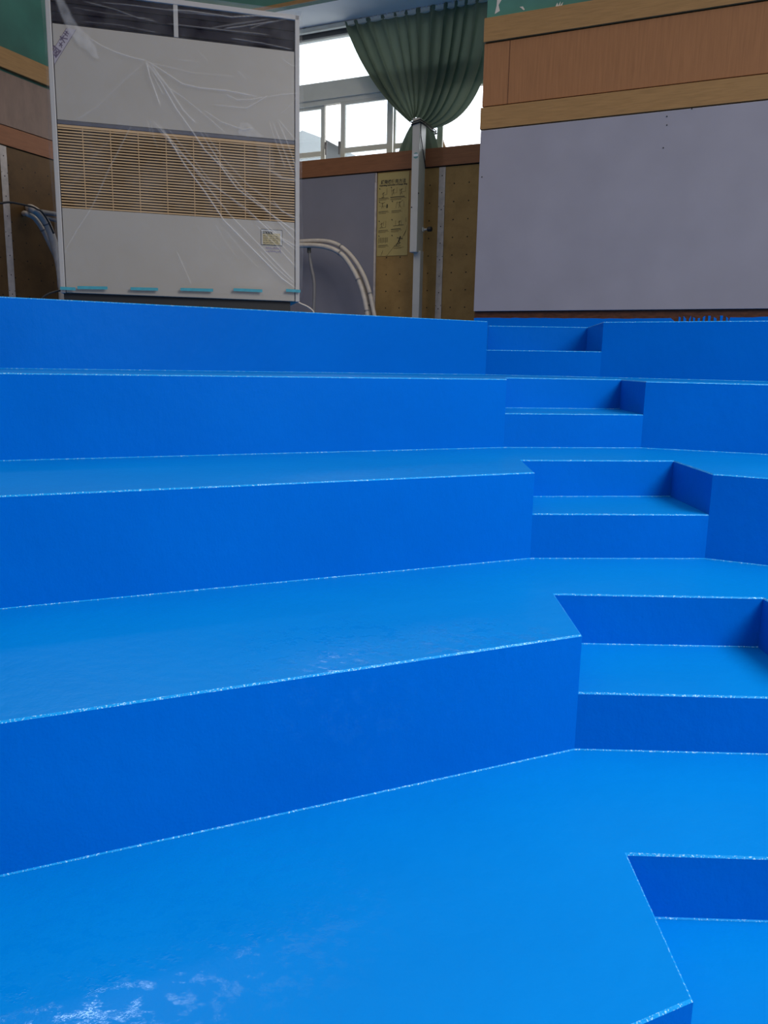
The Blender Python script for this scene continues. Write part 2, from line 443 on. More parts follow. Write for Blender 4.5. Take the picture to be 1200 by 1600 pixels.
# thin brown edging along the underside of the beam
ed = MB(); ed.box(-S1, BOXS, DB-.012, DB, ZS-.012, ZS+.018)
struct(build('trim_6', ed, 'wood_strip', W))
so = MB(); so.box(-S1, BOXS, DB+.08, DW+.25, ZS, ZS+.1)
struct(build('ceiling_soffit', so, 'white_soffit', W))

def board(name, fr, s0, s1, z0, z1, d, th, m, bevel=.002):
    mb = MB(); mb.box(s0, s1, d-th, d, z0, z1); c = ((s0+s1)/2, d, z0)
    return build(name, mb, m, fr, c, bevel=bevel)
g = .007
# right bay cladding (front plane at D1)
tag(board('wall_panel', W, BOXS, SR, 1.937, Z0-.002, D1+.02, .035, 'grey'), 'large smooth grey panel on the right-hand wall above the stand', 'panel')
struct(board('trim_1', W, BOXS-.008, SR, Z0+g, Z1-.002, D1+.02, .035, 'wood_strip'))
tag(board('wood_panel', W, BOXS, SR, Z1+g, Z2-.002, D1+.02, .024, 'wood_panel'), 'wide reddish wood panel between two pale wood strips, right-hand wall', 'panel')
struct(board('trim_2', W, BOXS-.004, SR, Z2+g, Z3, D1+.02, .04, 'wood_strip'))
struct(board('baseboard_right', W, BOXS+.001, SR, ZL[0]+.001, 1.936, D1+.02, .012, 'wood_dark'))
# panel joint in the wood panel
pj = MB(); px0 = W.px(795, 120, D1)[0]; pj.box(px0-.002, px0+.002, D1-.0055, D1-.004, Z1+g, Z2-.002)
struct(build('trim_7', pj, 'wood_dark', W))
# blue paint run up the foot of the bay wall, ragged along its top
bp = MB(); s = BOXS; prof = []
rnd = random.Random(3)
while s < SR:
    dr = W.px(1055, 495, D1)[0] < s < W.px(1135, 495, D1)[0]
    if dr:
        wv = rnd.uniform(.012, .022); prof += [(s, 1.835), (s+wv*.4, 1.835), (s+wv*.4, rnd.uniform(1.86, 1.893)), (s+wv*1.3, rnd.uniform(1.865, 1.893)), (s+wv*1.3, 1.835)]; s += wv*2
    else:
        prof.append((s, 1.879+.006*math.sin(s*2.1)+rnd.uniform(-.002, .002))); s += .05
prof.append((SR, 1.885))
for (a, za), (b, zb_) in zip(prof[:-1], prof[1:]):
    if b-a < 1e-5: continue
    bp.plate([(a, ZL[0]+.001), (b, ZL[0]+.001), (b, zb_), (a, za)], D1+.004, D1+.0075)
struct(build('baseboard_paint', bp, 'blue_shaded', W))
# small screw dots on the grey panel
for (u, v) in [(1042, 182), (1042, 195.5), (1036.5, 231), (753, 276.5), (1081, 170)]:
    s_, z_ = W.px(u, v, D1-.015); mb = MB(); mb.tube([(s_, D1-.0175, z_), (s_, D1-.0145, z_)], .0045, 8)
    tag(build('screw', mb, 'hole', W, (s_, D1-.015, z_)), 'tiny dark screw head in the grey right-hand panel', 'screw', 'screws in the large grey panel')
# peeled paint on the green above the bay
for k, (pts, ) in enumerate([([(773, 22), (781, 17), (779, 8), (783.5, 0), (777, -3), (776, 9)],), ([(812, 11), (817, 10), (820, 15), (818, 16), (815, 13)],), ([(868, 10), (871, 4), (872, 9), (876, 2), (875, 9), (880, 3), (878, 9)],)]):
    mb = MB(); P = [W.px(u, v, D1+.019) for u, v in pts]
    mb.plate(P[::-1], D1+.0185, D1+.0199)
    struct(build('trim_%d' % (8+k), mb, 'chip', W))

# back wall cladding at D2
sg0, sg1 = -5.9, W.px(586.3, 400, D2)[0]
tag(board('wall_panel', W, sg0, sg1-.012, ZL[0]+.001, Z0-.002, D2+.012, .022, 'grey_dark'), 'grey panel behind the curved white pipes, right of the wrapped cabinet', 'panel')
struct(board('trim_3', W, -S1, BOXS-.001, Z0+g, Z1, D2+.012, .03, 'wood_sill'))
peg0 = board('hardboard_panel', W, sg1+.012, W.px(686, 400, D2)[0], ZL[0]+.001, Z0-.002, D2+.012, .014, 'peg')
tag(peg0, 'brown hardboard panel with dimple rows behind the cream post', 'panel')
peg1 = board('hardboard_panel', W, W.px(686, 400, D2)[0]+.001, BOXS-.001, ZL[0]+.001, Z0-.002, D2+.012, .014, 'peg')
tag(peg1, 'stained brown hardboard panel between the white metal strip and the large grey panel', 'panel')
def metal_strip(fr, s0, s1, z0, z1, d, label, holes=16):
    root = empty('metal_strip', fr, ((s0+s1)/2, d, z0), label, 'metal strip')
    d -= .0015; base = ((s0+s1)/2, d, z0)
    mb = MB(); mb.box(s0, s1, d-.006, d, z0, z1); build('strip_plate', mb, 'strip_metal', fr, base, root, bevel=.001)
    for k in range(holes):
        hb = MB()
        zz = z0+(k+.5)*(z1-z0)/holes; sx = (s0+s1)/2
        hb.tube([(sx, d-.0075, zz), (sx, d-.005, zz)], .0055, 8)
        build('screw_head', hb, 'hole', fr, base, root)
        if k % 3 == 1:
            for e in (s0+.006, s1-.006):
                hb = MB(); hb.tube([(e, d-.0075, zz+.03), (e, d-.005, zz+.03)], .004, 8); build('screw_head', hb, 'hole', fr, base, root)
    return root
sa, sb = W.px(683.5, 400, D2)[0], W.px(692, 400, D2)[0]
metal_strip(W, sa-.005, sb+.003, ZL[0]+.001, Z0-.003, D2-.002, 'white metal strip with screw holes, right of the cream post', 10)
# thin battered white edging between the grey panel and the hardboard
ebm = MB(); ebm.box(sg1-.012, sg1+.008, D2-.012, D2+.01, ZL[0]+.001, Z0-.09); ebm.box(sg1-.01, sg1+.006, D2-.008, D2+.01, Z0-.088, Z0-.003)
struct(build('trim_4', ebm, 'strip_metal', W, bevel=.002))

# left wall cladding at S1
board_l = lambda n, s0, s1, z0, z1, th, m: board(n, LF, s0, s1, z0, z1, S1+.02, th, m)
tag(board_l('hardboard_panel', 1.2, D2-.002, ZL[0]+.001, Z0-.002, .02, 'peg_shaded'), 'brown hardboard panel with painted-in shade on the left-hand wall, beside the wrapped cabinet', 'panel')
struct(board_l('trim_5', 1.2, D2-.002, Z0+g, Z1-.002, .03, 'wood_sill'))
tag(board_l('wood_panel', 1.2, D2-.002, Z1+g, Z2-.012, .022, 'wood_pale'), 'pale pinkish wood panel high on the left-hand wall', 'panel')
struct(board_l('trim_11', 1.2, D2-.002, Z2+g+.004, Z3, .045, 'wood_strip'))
a1 = LF.px(4, 300, S1); a2 = LF.px(21, 430, S1)
sl = (a1[0]+a2[0])/2
metal_strip(LF, sl-.035, sl+.035, ZL[0]+.001, Z0-.003, S1, 'white metal strip with screws on the dark left-hand wall', 9)

# ------------------------------------------------------------------ window
win = bpy.data.objects.new('window_1', None); COL.objects.link(win); struct(win)
wbase = (-3.9, DW, Z1); place(win, W, wbase)
def wp(u, v): return W.px(u, v, DW)
ZTT = wp(468, 135)[1]; ZTB = wp(468, 163.5)[1]; ZGT = wp(468, 66.7)[1]
ZTT = (ZTT+wp(580, 118)[1])/2
WS0, WS1 = -5.95, BOXS+.3
SB = Z1-.02
fm = MB()
fm.box(WS0, WS1, DW-.01, DW+.06, ZGT, ZS)                       # head
build('head_frame', fm, 'alu', W, wbase, win)
fm = MB(); fm.box(WS0, WS1, DW-.02, DW+.05, ZTB+.015, ZTT); fm.box(WS0, WS1, DW+.0, DW+.06, ZTB-.03, ZTB+.015)
build('transom', fm, 'alu', W, wbase, win, bevel=.003)
hd = MB(); hd.box(WS0, WS1, DW-.045, DW-.01, ZGT-.004, ZGT+.055)
build('head_track', hd, 'alu_dark', W, wbase, win)
fm = MB(); fm.box(WS0, WS1, DW-.02, DW+.08, SB-.12, SB-.03); build('bottom_frame', fm, 'alu', W, wbase, win)
zr1 = wp(570, 227.5)[1]; zr0 = wp(570, 235.5)[1]
def sash(u0, u1, dd, wl, wr, label=None, handle=None):
    s0, s1 = wp(u0, 190)[0], wp(u1, 190)[0]
    y0, y1 = DW+dd, DW+dd+.03
    f = MB()
    f.box(s0, s0+wl, y0, y1, SB-.03, ZTB-.03); f.box(s1-wr, s1, y0, y1, SB-.03, ZTB-.03)
    f.box(s0+wl, s1-wr, y0, y1, ZTB-.055, ZTB-.03)
    f.box(s0+wl, s1-wr, y0, y1, zr0, zr1)
    o = build('sash', f, 'alu', W, wbase, win, bevel=.002)
    gm = MB(); gm.box(s0+wl, s1-wr, y0+.012, y0+.016, SB-.03, ZTB-.055)
    build('pane', gm, 'glass', W, wbase, o)
    if handle:
        for sx in handle:
            sxx = wp(sx, 230)[0]; h = MB(); z = wp(sx, 222)[1]
            h.box(sxx-.012, sxx+.012, y0-.012, y0, z-.06, z+.005); h.tube([(sxx, y0-.015, z-.03), (sxx+.012, y0-.03, z-.06), (sxx+.012, y0-.03, z-.125)], .008, 8)
            build('window_handle', h, 'pipe_dark', W, wbase, o)
    return o
sash(380, 505, .03, .05, .045, handle=[507.5])
sash(532, 612.5, .0, .05, .055, handle=[530.5])
sash(612.6, 690, .03, .02, .055)
# fixed pane in the top light
gm = MB(); gm.box(WS0, WS1, DW+.02, DW+.025, ZTT, ZGT); build('pane', gm, 'glass', W, wbase, win)
gm = MB(); s0, s1 = wp(505, 190)[0], wp(533, 190)[0]
# reveal at the left end of the recess
rv = MB(); rv.box(-S1, WS0, DW-.02, DW+.1, Z1-.2, ZS); struct(build('wall_back_end', rv, 'white_soffit', W))

# curtain rail under the soffit
rr_ = W.px(468, 51, DW-.09)
rail = empty('curtain_rail', W, (-3.9, DW-.09, ZS-.045), 'thin silver curtain rail under the white soffit, above the window', 'curtain rail')
mb = MB(); mb.box(WS0+.05, BOXS+.1, DW-.105, DW-.075, ZS-.040, ZS-.008); mb.box(WS0+.05, BOXS+.1, DW-.11, DW-.07, ZS-.05, ZS-.044)
build('rail_profile', mb, 'alu', W, (-3.9, DW-.09, ZS-.045), rail)
for k in range(6):
    x = WS0+.3+k*.62; mb = MB(); mb.box(x, x+.03, DW-.1, DW-.08, ZS-.008, ZS)
    build('bracket', mb, 'alu_dark', W, (-3.9, DW-.09, ZS-.045), rail)

# wooden block leaning outside the window, right of the curtain tail
blk = MB(); q = [W.px(u, v, DW+.12) for u, v in [(681, 240), (700, 240), (691.5, 217), (681, 218)]]
blk.plate(q, DW+.10, DW+.14)
blk.box(q[0][0]-.02, q[1][0]+.02, DW+.085, DW+.16, q[0][1]-.5, q[0][1])
tag(build('chipboard_block', blk, 'cork', W, (q[0][0], DW+.12, q[0][1])), 'orange-brown chipboard block on the window sill right of the curtain tail', 'block')

# ------------------------------------------------------------------ curtain
def lerp(a, b, t): return a+(b-a)*t
NS, NTT = 420, 90
NP = 13
def top_uv(s): return lerp(540, 778, s), lerp(36.5, -9, s)
def mid_uv(s):
    u = lerp(573, 768, s); u = lerp(u, 652, .36*math.sin(math.pi*s))
    v = lerp(134, 190, s); return u, v
def gat_uv(s):
    if s < .5: return lerp(643, 651, s*2), lerp(193, 184, s*2)
    return lerp(651, 676, (s-.5)*2), lerp(184, 202, (s-.5)*2)
vs = []
for j in range(NTT+1):
    t = j/NTT
    for i in range(NS+1):
        s = i/NS
        # fold phase drives a little bunching so the folds overlap
        ph = 2*math.pi*NP*s+1.5*math.sin(5.3*s+1)+.8*math.sin(17*s)+.9*t*math.sin(11*s+2)
        amp = .034*(1-.55*t)*(1+.5*math.sin(9.1*s+2))
        if t < .07: amp *= .35+.65*t/.07*.9
        ss = s+.011*math.sin(ph+1.2)*(.4+.6*min(1, t*6))
        ss = min(1, max(0, ss))
        a, b, c = top_uv(ss), mid_uv(ss), gat_uv(ss)
        u = (1-t)**2*a[0]+2*t*(1-t)*b[0]+t*t*c[0]; v = (1-t)**2*a[1]+2*t*(1-t)*b[1]+t*t*c[1]
        x, z = W.px(u, v, DW-.09)
        cs = math.sin(ph); cs = math.copysign(abs(cs)**.7, cs)
        y = DW-.10-amp*cs-.02*t
        y += .02*math.sin(3*s*math.pi+t*4)*t*(1-t)
        if t < .09: z += .006*cs*(1-t/.09)
        vs.append((x, y, z))
cm = MB(); cm.add(vs, [(j*(NS+1)+i, j*(NS+1)+i+1, (j+1)*(NS+1)+i+1, (j+1)*(NS+1)+i) for j in range(NTT) for i in range(NS)])
cb = (-3.05, DW-.1, 3.6)
cur = empty('curtain', W, cb, 'dark green pleated curtain gathered and tied beside the post top', 'curtain')
build('drape', cm, 'curtain', W, cb, cur, smooth=True)
# tail that flares out below the tie
def tail(us0, us1, ub0, ub1, v0, v1, nf, phs, yo):
    vs = []; N, K = 60, 30
    for j in range(K+1):
        t = j/K
        for i in range(N+1):
            s = i/N; e = t**.8
            u = lerp(lerp(us0, us1, s), lerp(ub0, ub1, s), e); v = lerp(v0, v1, t)+2*math.sin(s*6+phs)*t
            x, z = W.px(u, v, DW-.1)
            vs.append((x, DW-.10+yo-.022*(.3+.7*t)*math.sin(2*math.pi*nf*s+phs), z))
    m_ = MB(); m_.add(vs, [(j*(N+1)+i, j*(N+1)+i+1, (j+1)*(N+1)+i+1, (j+1)*(N+1)+i) for j in range(K) for i in range(N)])
    return m_
build('curtain_tail', tail(643, 662, 614, 686, 196, 262, 4.5, .5, 0), 'curtain', W, cb, cur, smooth=True)
build('curtain_flap', tail(660, 674, 668, 690, 192, 250, 1.4, 2.2, -.03), 'curtain', W, cb, cur, smooth=True)
# white hooks peeping above the heading
for (u, v) in [(587, 24), (608, 20), (629, 16), (645.5, 12), (663, 9.5), (681, 6.5), (694, 3.5), (712, 1)]:
    x, z = W.px(u, v-1.5, DW-.10); mb = MB()
    mb.tube([(x-.028, DW-.10, z-.03), (x-.02, DW-.10, z), (x, DW-.10, z+.012), (x+.02, DW-.10, z), (x+.028, DW-.1, z-.03)], .008, 8)
    build('hook_tape', mb, 'white', W, cb, cur, smooth=True)

# ------------------------------------------------------------------ cream post of the escape sling
DP = 7.20
pb = (-3.03, DP+.1, ZL[0])
post = empty('escape_sling_post', W, pb, 'tall cream metal post with a boxed upper half, standing in front of the hardboard', 'post')
ul = (W.px(643, 240, DP)[0]+W.px(640, 393, DP)[0])/2; ur = (W.px(654.5, 240, DP)[0]+W.px(651, 393, DP)[0])/2
zt_ = W.px(649, 184, DP)[1]; zb_ = W.px(645, 394, DP)[1]
mb = MB(); mb.box(ul, ur, DP, DP+.16, zb_, zt_); build('upper_box', mb, 'post', W, pb, post, bevel=.006)
ll = (W.px(645.5, 400, DP+.05)[0]+W.px(644, 490, DP+.05)[0])/2; lr = (W.px(655.5, 400, DP+.05)[0]+W.px(655.5, 490, DP+.05)[0])/2
mb = MB(); mb.box(ll, lr, DP+.05, DP+.13, ZL[0]+.001, zb_+.02); build('lower_post', mb, 'post', W, pb, post, bevel=.004)
mb = MB(); mb.box(ll-.04, lr+.04, DP+.01, DP+.17, ZL[0]+.001, ZL[0]+.012)
build('foot_plate', mb, 'post', W, pb, post, bevel=.002)
x, z = W.px(660, 358.7, DP+.1)
mb = MB(); mb.tube([(lr-.002, DP+.1, z), (lr+.055, DP+.1, z)], .009, 10); mb.box(lr-.002, lr+.008, DP+.08, DP+.12, z-.02, z+.02)
bo = build('bolt', mb, 'post', W, pb, post)
mb = MB(); mb.tube([(lr+.045, DP+.1, z), (lr+.052, DP+.1, z), (lr+.085, DP+.1, z), (lr+.092, DP+.1, z)], [.016, .022, .022, .014], 14)
build('bolt_cap', mb, 'rubber', W, pb, bo, smooth=False)
x, z = W.px(649.8, 243, DP); mb = MB(); mb.tube([(x, DP-.0015, z), (x, DP+.001, z)], .026, 20)
lb = build('round_label', mb, 'tealstick', W, pb, post)
mb = MB(); mb.box(x-.024, x+.024, DP-.0022, DP-.0014, z-.008, z+.014); build('label_band', mb, 'white', W, pb, lb)
for (u, v) in [(642.3, 324), (653, 302)]:
    mb = MB(); x, z = W.px(u, v, DP); mb.tube([(x+.006, DP-.002, z), (x+.006, DP+.001, z)], .006, 8)
    build('rivet', mb, 'hole', W, pb, post)
# tie strap round post top and curtain
zt2 = W.px(650, 192, DP)[1]
e = .006
loop = [(ul-e, DP-e, zt2-.012), (ur+e, DP-e, zt2+.004), (ur+e, DP+.16, zt2+.01), (ur+.03, DW-.05, zt2-.01), (ul-.06, DW-.05, zt2-.03), (ul-e-.005, DP+.16, zt2-.02), (ul-e, DP-e, zt2-.012)]
tie = empty('curtain_tie', W, (ul, DP, zt2), 'dark cord tied round the cream post top and the gathered curtain', 'cord')
mb = MB(); mb.tube(loop, .008, 8); mb.tube([(q_[0], q_[1]-.001, q_[2]+.02) for q_ in loop], .005, 8)
build('cord_loop', mb, 'rubber', W, (ul, DP, zt2), tie, smooth=True)
mb = MB(); mb.tube([(ur+e, DP+.01, zt2), (ur+e, DP+.02, zt2-.11), (ur+e+.002, DP+.06, zt2-.2), (ur+e+.002, DP+.12, zt2-.3), (ur+e+.002, DP+.15, zt2-.36)], .0045, 8)
build('cord_end', mb, 'rubber', W, (ul, DP, zt2), tie, smooth=True)

# ------------------------------------------------------------------ escape-sling poster
PD = D2-.006
tl, tr = W.px(590.5, 271, PD), W.px(638.8, 267.5, PD); bl_, br_ = W.px(589, 401, PD), W.px(636.8, 398, PD)
px_l, px_r = (tl[0]+bl_[0])/2, (tr[0]+br_[0])/2; pz_t, pz_b = min(Z0-.004, (tl[1]+tr[1])/2), (bl_[1]+br_[1])/2
qb = (px_l, PD, pz_b)
po = empty('instruction_poster', W, qb, 'yellow instruction poster for the escape sling, left of the cream post', 'poster')
mb = MB(); mb.box(px_l, px_r, PD, PD+.003, pz_b, pz_t); build('poster_sheet', mb, 'poster', W, qb, po)
PW, PH = px_r-px_l, pz_t-pz_b
def pq(a, b): return (px_l+a*PW, pz_t-b*PH)      # a, b in 0..1 from the top-left corner
text_mesh('title_text', '緩降機使用方法', .042, 'blackink', po, qb, px_l+.10*PW, pq(0, .128)[1], PD-.0004, width=.80*PW, bold=.0006, squash=1.0)
text_mesh('subtitle_text', 'Operating Instruction of Escape Sling', .016, 'blackink', po, qb, px_l+.05*PW, pq(0, .155)[1], PD-.0004, width=.9*PW, bold=.0006, squash=1.25)
ink = MB(); br = MB(); sg = MB()
def P_(m_, pts, w=.0022): m_.stroke([pq(a, b) for a, b in pts], w, PD-.0003)
# (col, row) origins of the eight pictures: number dot, figure lines, caption rule, small print
rows = [(.04, .175), (.42, .170), (.04, .335), (.46, .335), (.04, .565), (.46, .555), (.04, .745), (.47, .745)]
for i, (a, b) in enumerate(rows):
    P_(ink, [(a+.015, b+.004), (a+.03, b+.014)], .007)
    if i < 7:
        w = .34 if i != 1 else .5
        P_(ink, [(a, b+.125), (a+w*.9, b+.122)], .006 if i in (1, 5) else .004)
        for q_ in range(2 if i not in (1, 5) else 3):
            P_(br, [(a, b+.138+q_*.010), (a+w*(1 if q_ == 0 else .7), b+.136+q_*.010)], .0025)
def man(m_, a, b, k, w, arms=((-.05, .0), (.05, -.02)), lean=0):
    P_(m_, [(a, b), (a+.004, b+.006)], w*2.4)                   # head
    P_(m_, [(a, b+.006), (a+lean, b+.035*k)], w*1.5)            # trunk
    P_(m_, [(a+arms[0][0]*k, b+.012+arms[0][1]*k), (a, b+.012), (a+arms[1][0]*k, b+.012+arms[1][1]*k)], w)
    P_(m_, [(a+lean-.03*k, b+.065*k), (a+lean, b+.035*k), (a+lean+.035*k, b+.06*k)], w)
man(br, .18, .235, .9, .003); P_(br, [(.30, .185), (.30, .255), (.2, .26)], .002); P_(br, [(.12, .29), (.2, .29)], .004)
man(br, .50, .205, 1, .003); P_(br, [(.62, .18), (.62, .245), (.52, .245), (.52, .2)], .002); P_(br, [(.44, .20), (.47, .28)], .002)
man(br, .76, .205, 1, .0035); P_(br, [(.9, .175), (.9, .235), (.78, .24)], .002); P_(br, [(.7, .2), (.74, .285)], .002)
man(br, .16, .355, 1, .003, ((-.06, -.015), (.08, -.02))); P_(br, [(.05, .39), (.3, .395)], .002)
P_(ink, [(.315, .375), (.295, .395), (.30, .415), (.325, .412), (.33, .39), (.315, .375)], .006)
man(br, .72, .355, 1.1, .003, ((-.08, -.01), (.1, -.03))); P_(br, [(.85, .35), (.86, .42)], .002); P_(br, [(.6, .43), (.62, .36), (.8, .44)], .0018)
man(br, .14, .60, .9, .003); P_(br, [(.28, .575), (.28, .65), (.08, .655)], .002); P_(br, [(.22, .58), (.2, .63)], .002)
man(br, .72, .585, .8, .0035); P_(ink, [(.53, .64), (.86, .632)], .004); P_(br, [(.6, .58), (.6, .63)], .003); P_(br, [(.78, .575), (.79, .64)], .002)
for q_ in range(6): P_(br, [(.06+q_*.055, .775), (.06+q_*.055, .845-.01*(q_ % 2))], .003)
for q_ in range(4): P_(br, [(.05, .785+q_*.015), (.36, .782+q_*.015)], .002)
# climbing figure on the rope
P_(ink, [(.93, .55), (.935, .60)], .0025)
P_(br, [(.97, .64), (.955, .69), (.82, .79), (.56, .89), (.33, 1.0)], .0025)
P_(ink, [(.955, .69), (.88, .765)], .003)
P_(ink, [(.76, .772), (.766, .78)], .011); P_(ink, [(.755, .785), (.71, .83)], .011); P_(ink, [(.66, .785), (.72, .79), (.84, .80)], .006)
P_(ink, [(.71, .83), (.76, .845), (.71, .865)], .007); P_(ink, [(.71, .83), (.68, .855), (.64, .875)], .007)
P_(ink, [(.58, .888), (.78, .882)], .004); P_(br, [(.55, .905), (.88, .9)], .0022); P_(br, [(.55, .917), (.8, .912)], .0022)
P_(ink, [(.2, .932), (.14, .995)], .0025)
build('black_print', ink, 'blackink', W, qb, po); build('faded_print', br, 'brownink', W, qb, po)
bpy.data.objects[-1] if False else None

# ------------------------------------------------------------------ pipes by the back wall
def pipe_path(pts, d0, d1):
    n = len(pts); out = []
    for i, (u, v) in enumerate(pts):
        d = lerp(d0, d1, i/(n-1)); s, z = W.px(u, v, d)
        if z < ZL[0]+.004 and out: break
        out.append((s, d, z))
    out.append((out[-1][0]+.004, d, ZL[0]+.003)) if out[-1][2] < 2.2 else None
    return bez(out, 10)
DPp = D2-.24
def wrapped_pipe(name, pts, d0, d1, r, m_, label, bands):
    path = pipe_path(pts, d0, d1); b = tuple(path[-1])
    root = empty(name, W, b, label, 'pipe')
    mb = MB(); mb.tube(path, r, 14); build('pipe_tube', mb, m_, W, b, root, smooth=True)
    for k in bands:
        i = int(k*(len(path)-2)); mb = MB(); mb.tube([path[i], path[i+1]], r*1.12, 14)
        build('clamp_band', mb, 'pipe_dark', W, b, root)
    return root
outer = [(330, 378), (440, 380), (470, 377.5), (500, 376.5), (522, 380), (540, 391), (556, 409), (569, 432), (577, 455), (582, 478), (586, 500), (588, 520)]
inner = [(330, 384), (440, 386), (470, 383.5), (498, 384), (518, 388.5), (535, 398.5), (549, 417), (560, 438), (567, 458), (572, 480), (575, 502), (577, 520)]
inn2 = [(556, 421), (566, 443), (573, 463), (578, 485), (581, 505), (582, 520)]
wrapped_pipe('insulated_pipe', outer, DPp, DPp, .021, 'pipe', 'white wrapped pipe, outermost of the arc beside the wrapped cabinet', [.42, .75])
wrapped_pipe('insulated_pipe', inner, DPp-.03, DPp-.03, .023, 'pipe', 'white wrapped pipe, innermost of the arc beside the wrapped cabinet', [.44, .64, .85])
wrapped_pipe('insulated_pipe', inn2, DPp+.03, DPp+.03, .018, 'pipe', 'thin white pipe showing between the two curved pipes, low right', [.55])
dp = pipe_path([(470, 380), (478, 382), (483, 386)], DPp+.02, DPp+.02); dp2 = pipe_path([(483.5, 386), (484, 402), (487, 420), (490.5, 438), (491, 460), (490, 485), (490, 510)], DPp+.02, DPp+.02)
b = tuple(dp2[-1]); root = empty('drain_pipe', W, b, 'thin grey pipe dropping from a brass elbow behind the curved pipes', 'pipe')
mb = MB(); mb.tube(dp2, [.012]*12+[.016]*12+[.017]*(len(dp2)-24), 12); build('pipe_tube', mb, 'pipe_dark', W, b, root, smooth=True)
mb = MB(); mb.tube(dp, .019, 10); mb.tube([dp[-1]+Vector((0, 0, .01)), dp[-1]-Vector((0, 0, .055))], .020, 12); build('elbow', mb, 'brass', W, b, root)

# pipes by the left wall, behind the cabinet
def lpath(pts, S):
    q = [LF.px(u, v, S) for u, v in pts]; q = [(a, S, b) for a, b in q if b > ZL[0]+.06]
    return bez(q, 10)
for nm, pts, S, r, m_, lab in [
    ('insulated_pipe', [(50, 326), (60, 333), (72, 348), (82, 372), (89, 398), (94, 425), (97, 450), (98, 478)], S1-.30, .034, 'pipe', 'thick white wrapped pipe curving down left of the wrapped cabinet'),
    ('insulated_pipe', [(42, 334), (54, 341), (66, 358), (77, 380), (87, 402), (92, 425), (95, 450), (96, 478)], S1-.20, .022, 'pipe', 'thinner white pipe, lowest of the bundle left of the wrapped cabinet'),
    ('insulated_pipe', [(64, 331), (76, 333), (90, 335), (110, 338)], S1-.12, .022, 'pipe_dark', 'short grey horizontal pipe, upper one entering behind the wrapped cabinet'),
    ('insulated_pipe', [(68, 338), (80, 342), (92, 345), (112, 349)], S1-.10, .019, 'pipe_dark', 'short grey horizontal pipe, lower one entering behind the wrapped cabinet')]:
    p = lpath(pts, S)
    if m_ == 'pipe':      # the wrapped pipes come out of the left-hand wall
        u_, v_ = pts[0]; q0 = LF.px(u_-5, v_-.5, S1-.002); q1 = LF.px(u_-3, v_-1, (S1+S)/2); p = bez([(q0[0], S1-.002, q0[1]), (q1[0], (S1+S)/2, q1[1]), tuple(p[0])], 8)[:-1]+p
    b = tuple(p[-1]); root = empty(nm, LF, b, lab, 'pipe')
    mb = MB(); mb.tube(p, r, 14); build('pipe_tube', mb, m_, LF, b, root, smooth=True)
    if r > .021 and m_ == 'pipe':
        i = int(len(p)*.42); mb = MB(); mb.tube([p[i], p[i+1]], r*1.1, 14); build('clamp_band', mb, 'pipe_dark', LF, b, root)
p = lpath([(-30, 320), (0, 317.5), (14, 316), (30, 318.5), (50, 323), (58, 327), (65, 331), (75, 345), (84, 365)], S1-.36)
mb = MB(); mb.tube(p, .0085, 8)
tag(build('cable', mb, 'rubber', LF, tuple(p[0]), smooth=True), 'black cable sagging across the left-hand wall to the pipes', 'cable')
p = [(-2.62, 5.0, 1.81), (-2.45, 5.02, 1.86), (-2.3, 5.06, 1.888), (-2.18, 5.12, 1.90), (-2.05, 5.25, 1.89), (-2.0, 5.4, 1.83)]
p = [(AC.px(u, v, 5.66)[0], 5.66, AC.px(u, v, 5.66)[1]) for u, v in [(60, 472), (68, 464), (76, 459), (85, 456), (95, 454), (105, 457)]]
mb = MB(); mb.tube(bez(p, 8), .006, 8)
tag(build('cable', mb, 'rubber', AC, tuple(p[0]), smooth=True), 'black cable arching from the cabinet plinth at its left corner', 'cable')
p = [(AC.px(u, v, 5.7)[0], 5.7, AC.px(u, v, 5.7)[1]) for u, v in [(462, 470), (470, 474.5), (480, 479), (488, 485), (492, 492)]]
mb = MB(); mb.tube(bez(p, 8), .006, 8)
tag(build('cable', mb, 'pipe', AC, tuple(p[0]), smooth=True), 'pale cable leaving the right foot of the wrapped cabinet', 'cable')

# ------------------------------------------------------------------ air-conditioning cabinet
AD = 5.60
def ap(u, v, d=AD): return AC.px(u, v, d)
aL = (ap(95, 455)[0]+ap(80, 150)[0])/2-.004; aR = (ap(469, 472)[0]+ap(467, 40)[0])/2
zB = (ap(95, 457)[1]+ap(469, 472.5)[1])/2
zA = ap(465, 24)[1]
ab = ((aL+aR)/2, AD, ZL[0])
ac = empty('air_conditioner', AC, ab, 'tall cream floor-standing air conditioner with a slatted wood-tone grille, wrapped in plastic', 'air conditioner')
fwid = .03
mb = MB(); mb.box(aL+.004, aR-.004, AD+.034, AD+.55, zB, zA-.004); build('cabinet_body', mb, 'acwhite', AC, ab, ac, bevel=.004)
mb = MB(); mb.box(aL+.015, aR-.06, AD+.03, AD+.53, ZL[0]+.001, zB); build('plinth', mb, 'black', AC, ab, ac)
for x0, x1 in ((aL, aL+fwid), (aR-fwid, aR)):
    mb = MB(); mb.box(x0, x1, AD-.004, AD+.05, zB, zA); build('corner_post', mb, 'acframe', AC, ab, ac, bevel=.004)
iL, iR = aL+fwid+.004, aR-fwid-.004
zd = (ap(85, 36)[1]+ap(455, 79.5)[1])/2     # bottom of dark top grille
zs1 = (ap(85, 187)[1]+ap(459, 220.5)[1])/2  # slate strip
zs0 = (ap(86, 193)[1]+ap(459, 226)[1])/2
zl0 = (ap(93, 324)[1]+ap(459, 347)[1])/2    # louvre bottom
mb = MB(); mb.box(iL, iR, AD+.0, AD+.02, zs1+.002, zd-.002); build('upper_panel', mb, 'acwhite', AC, ab, ac, bevel=.003)
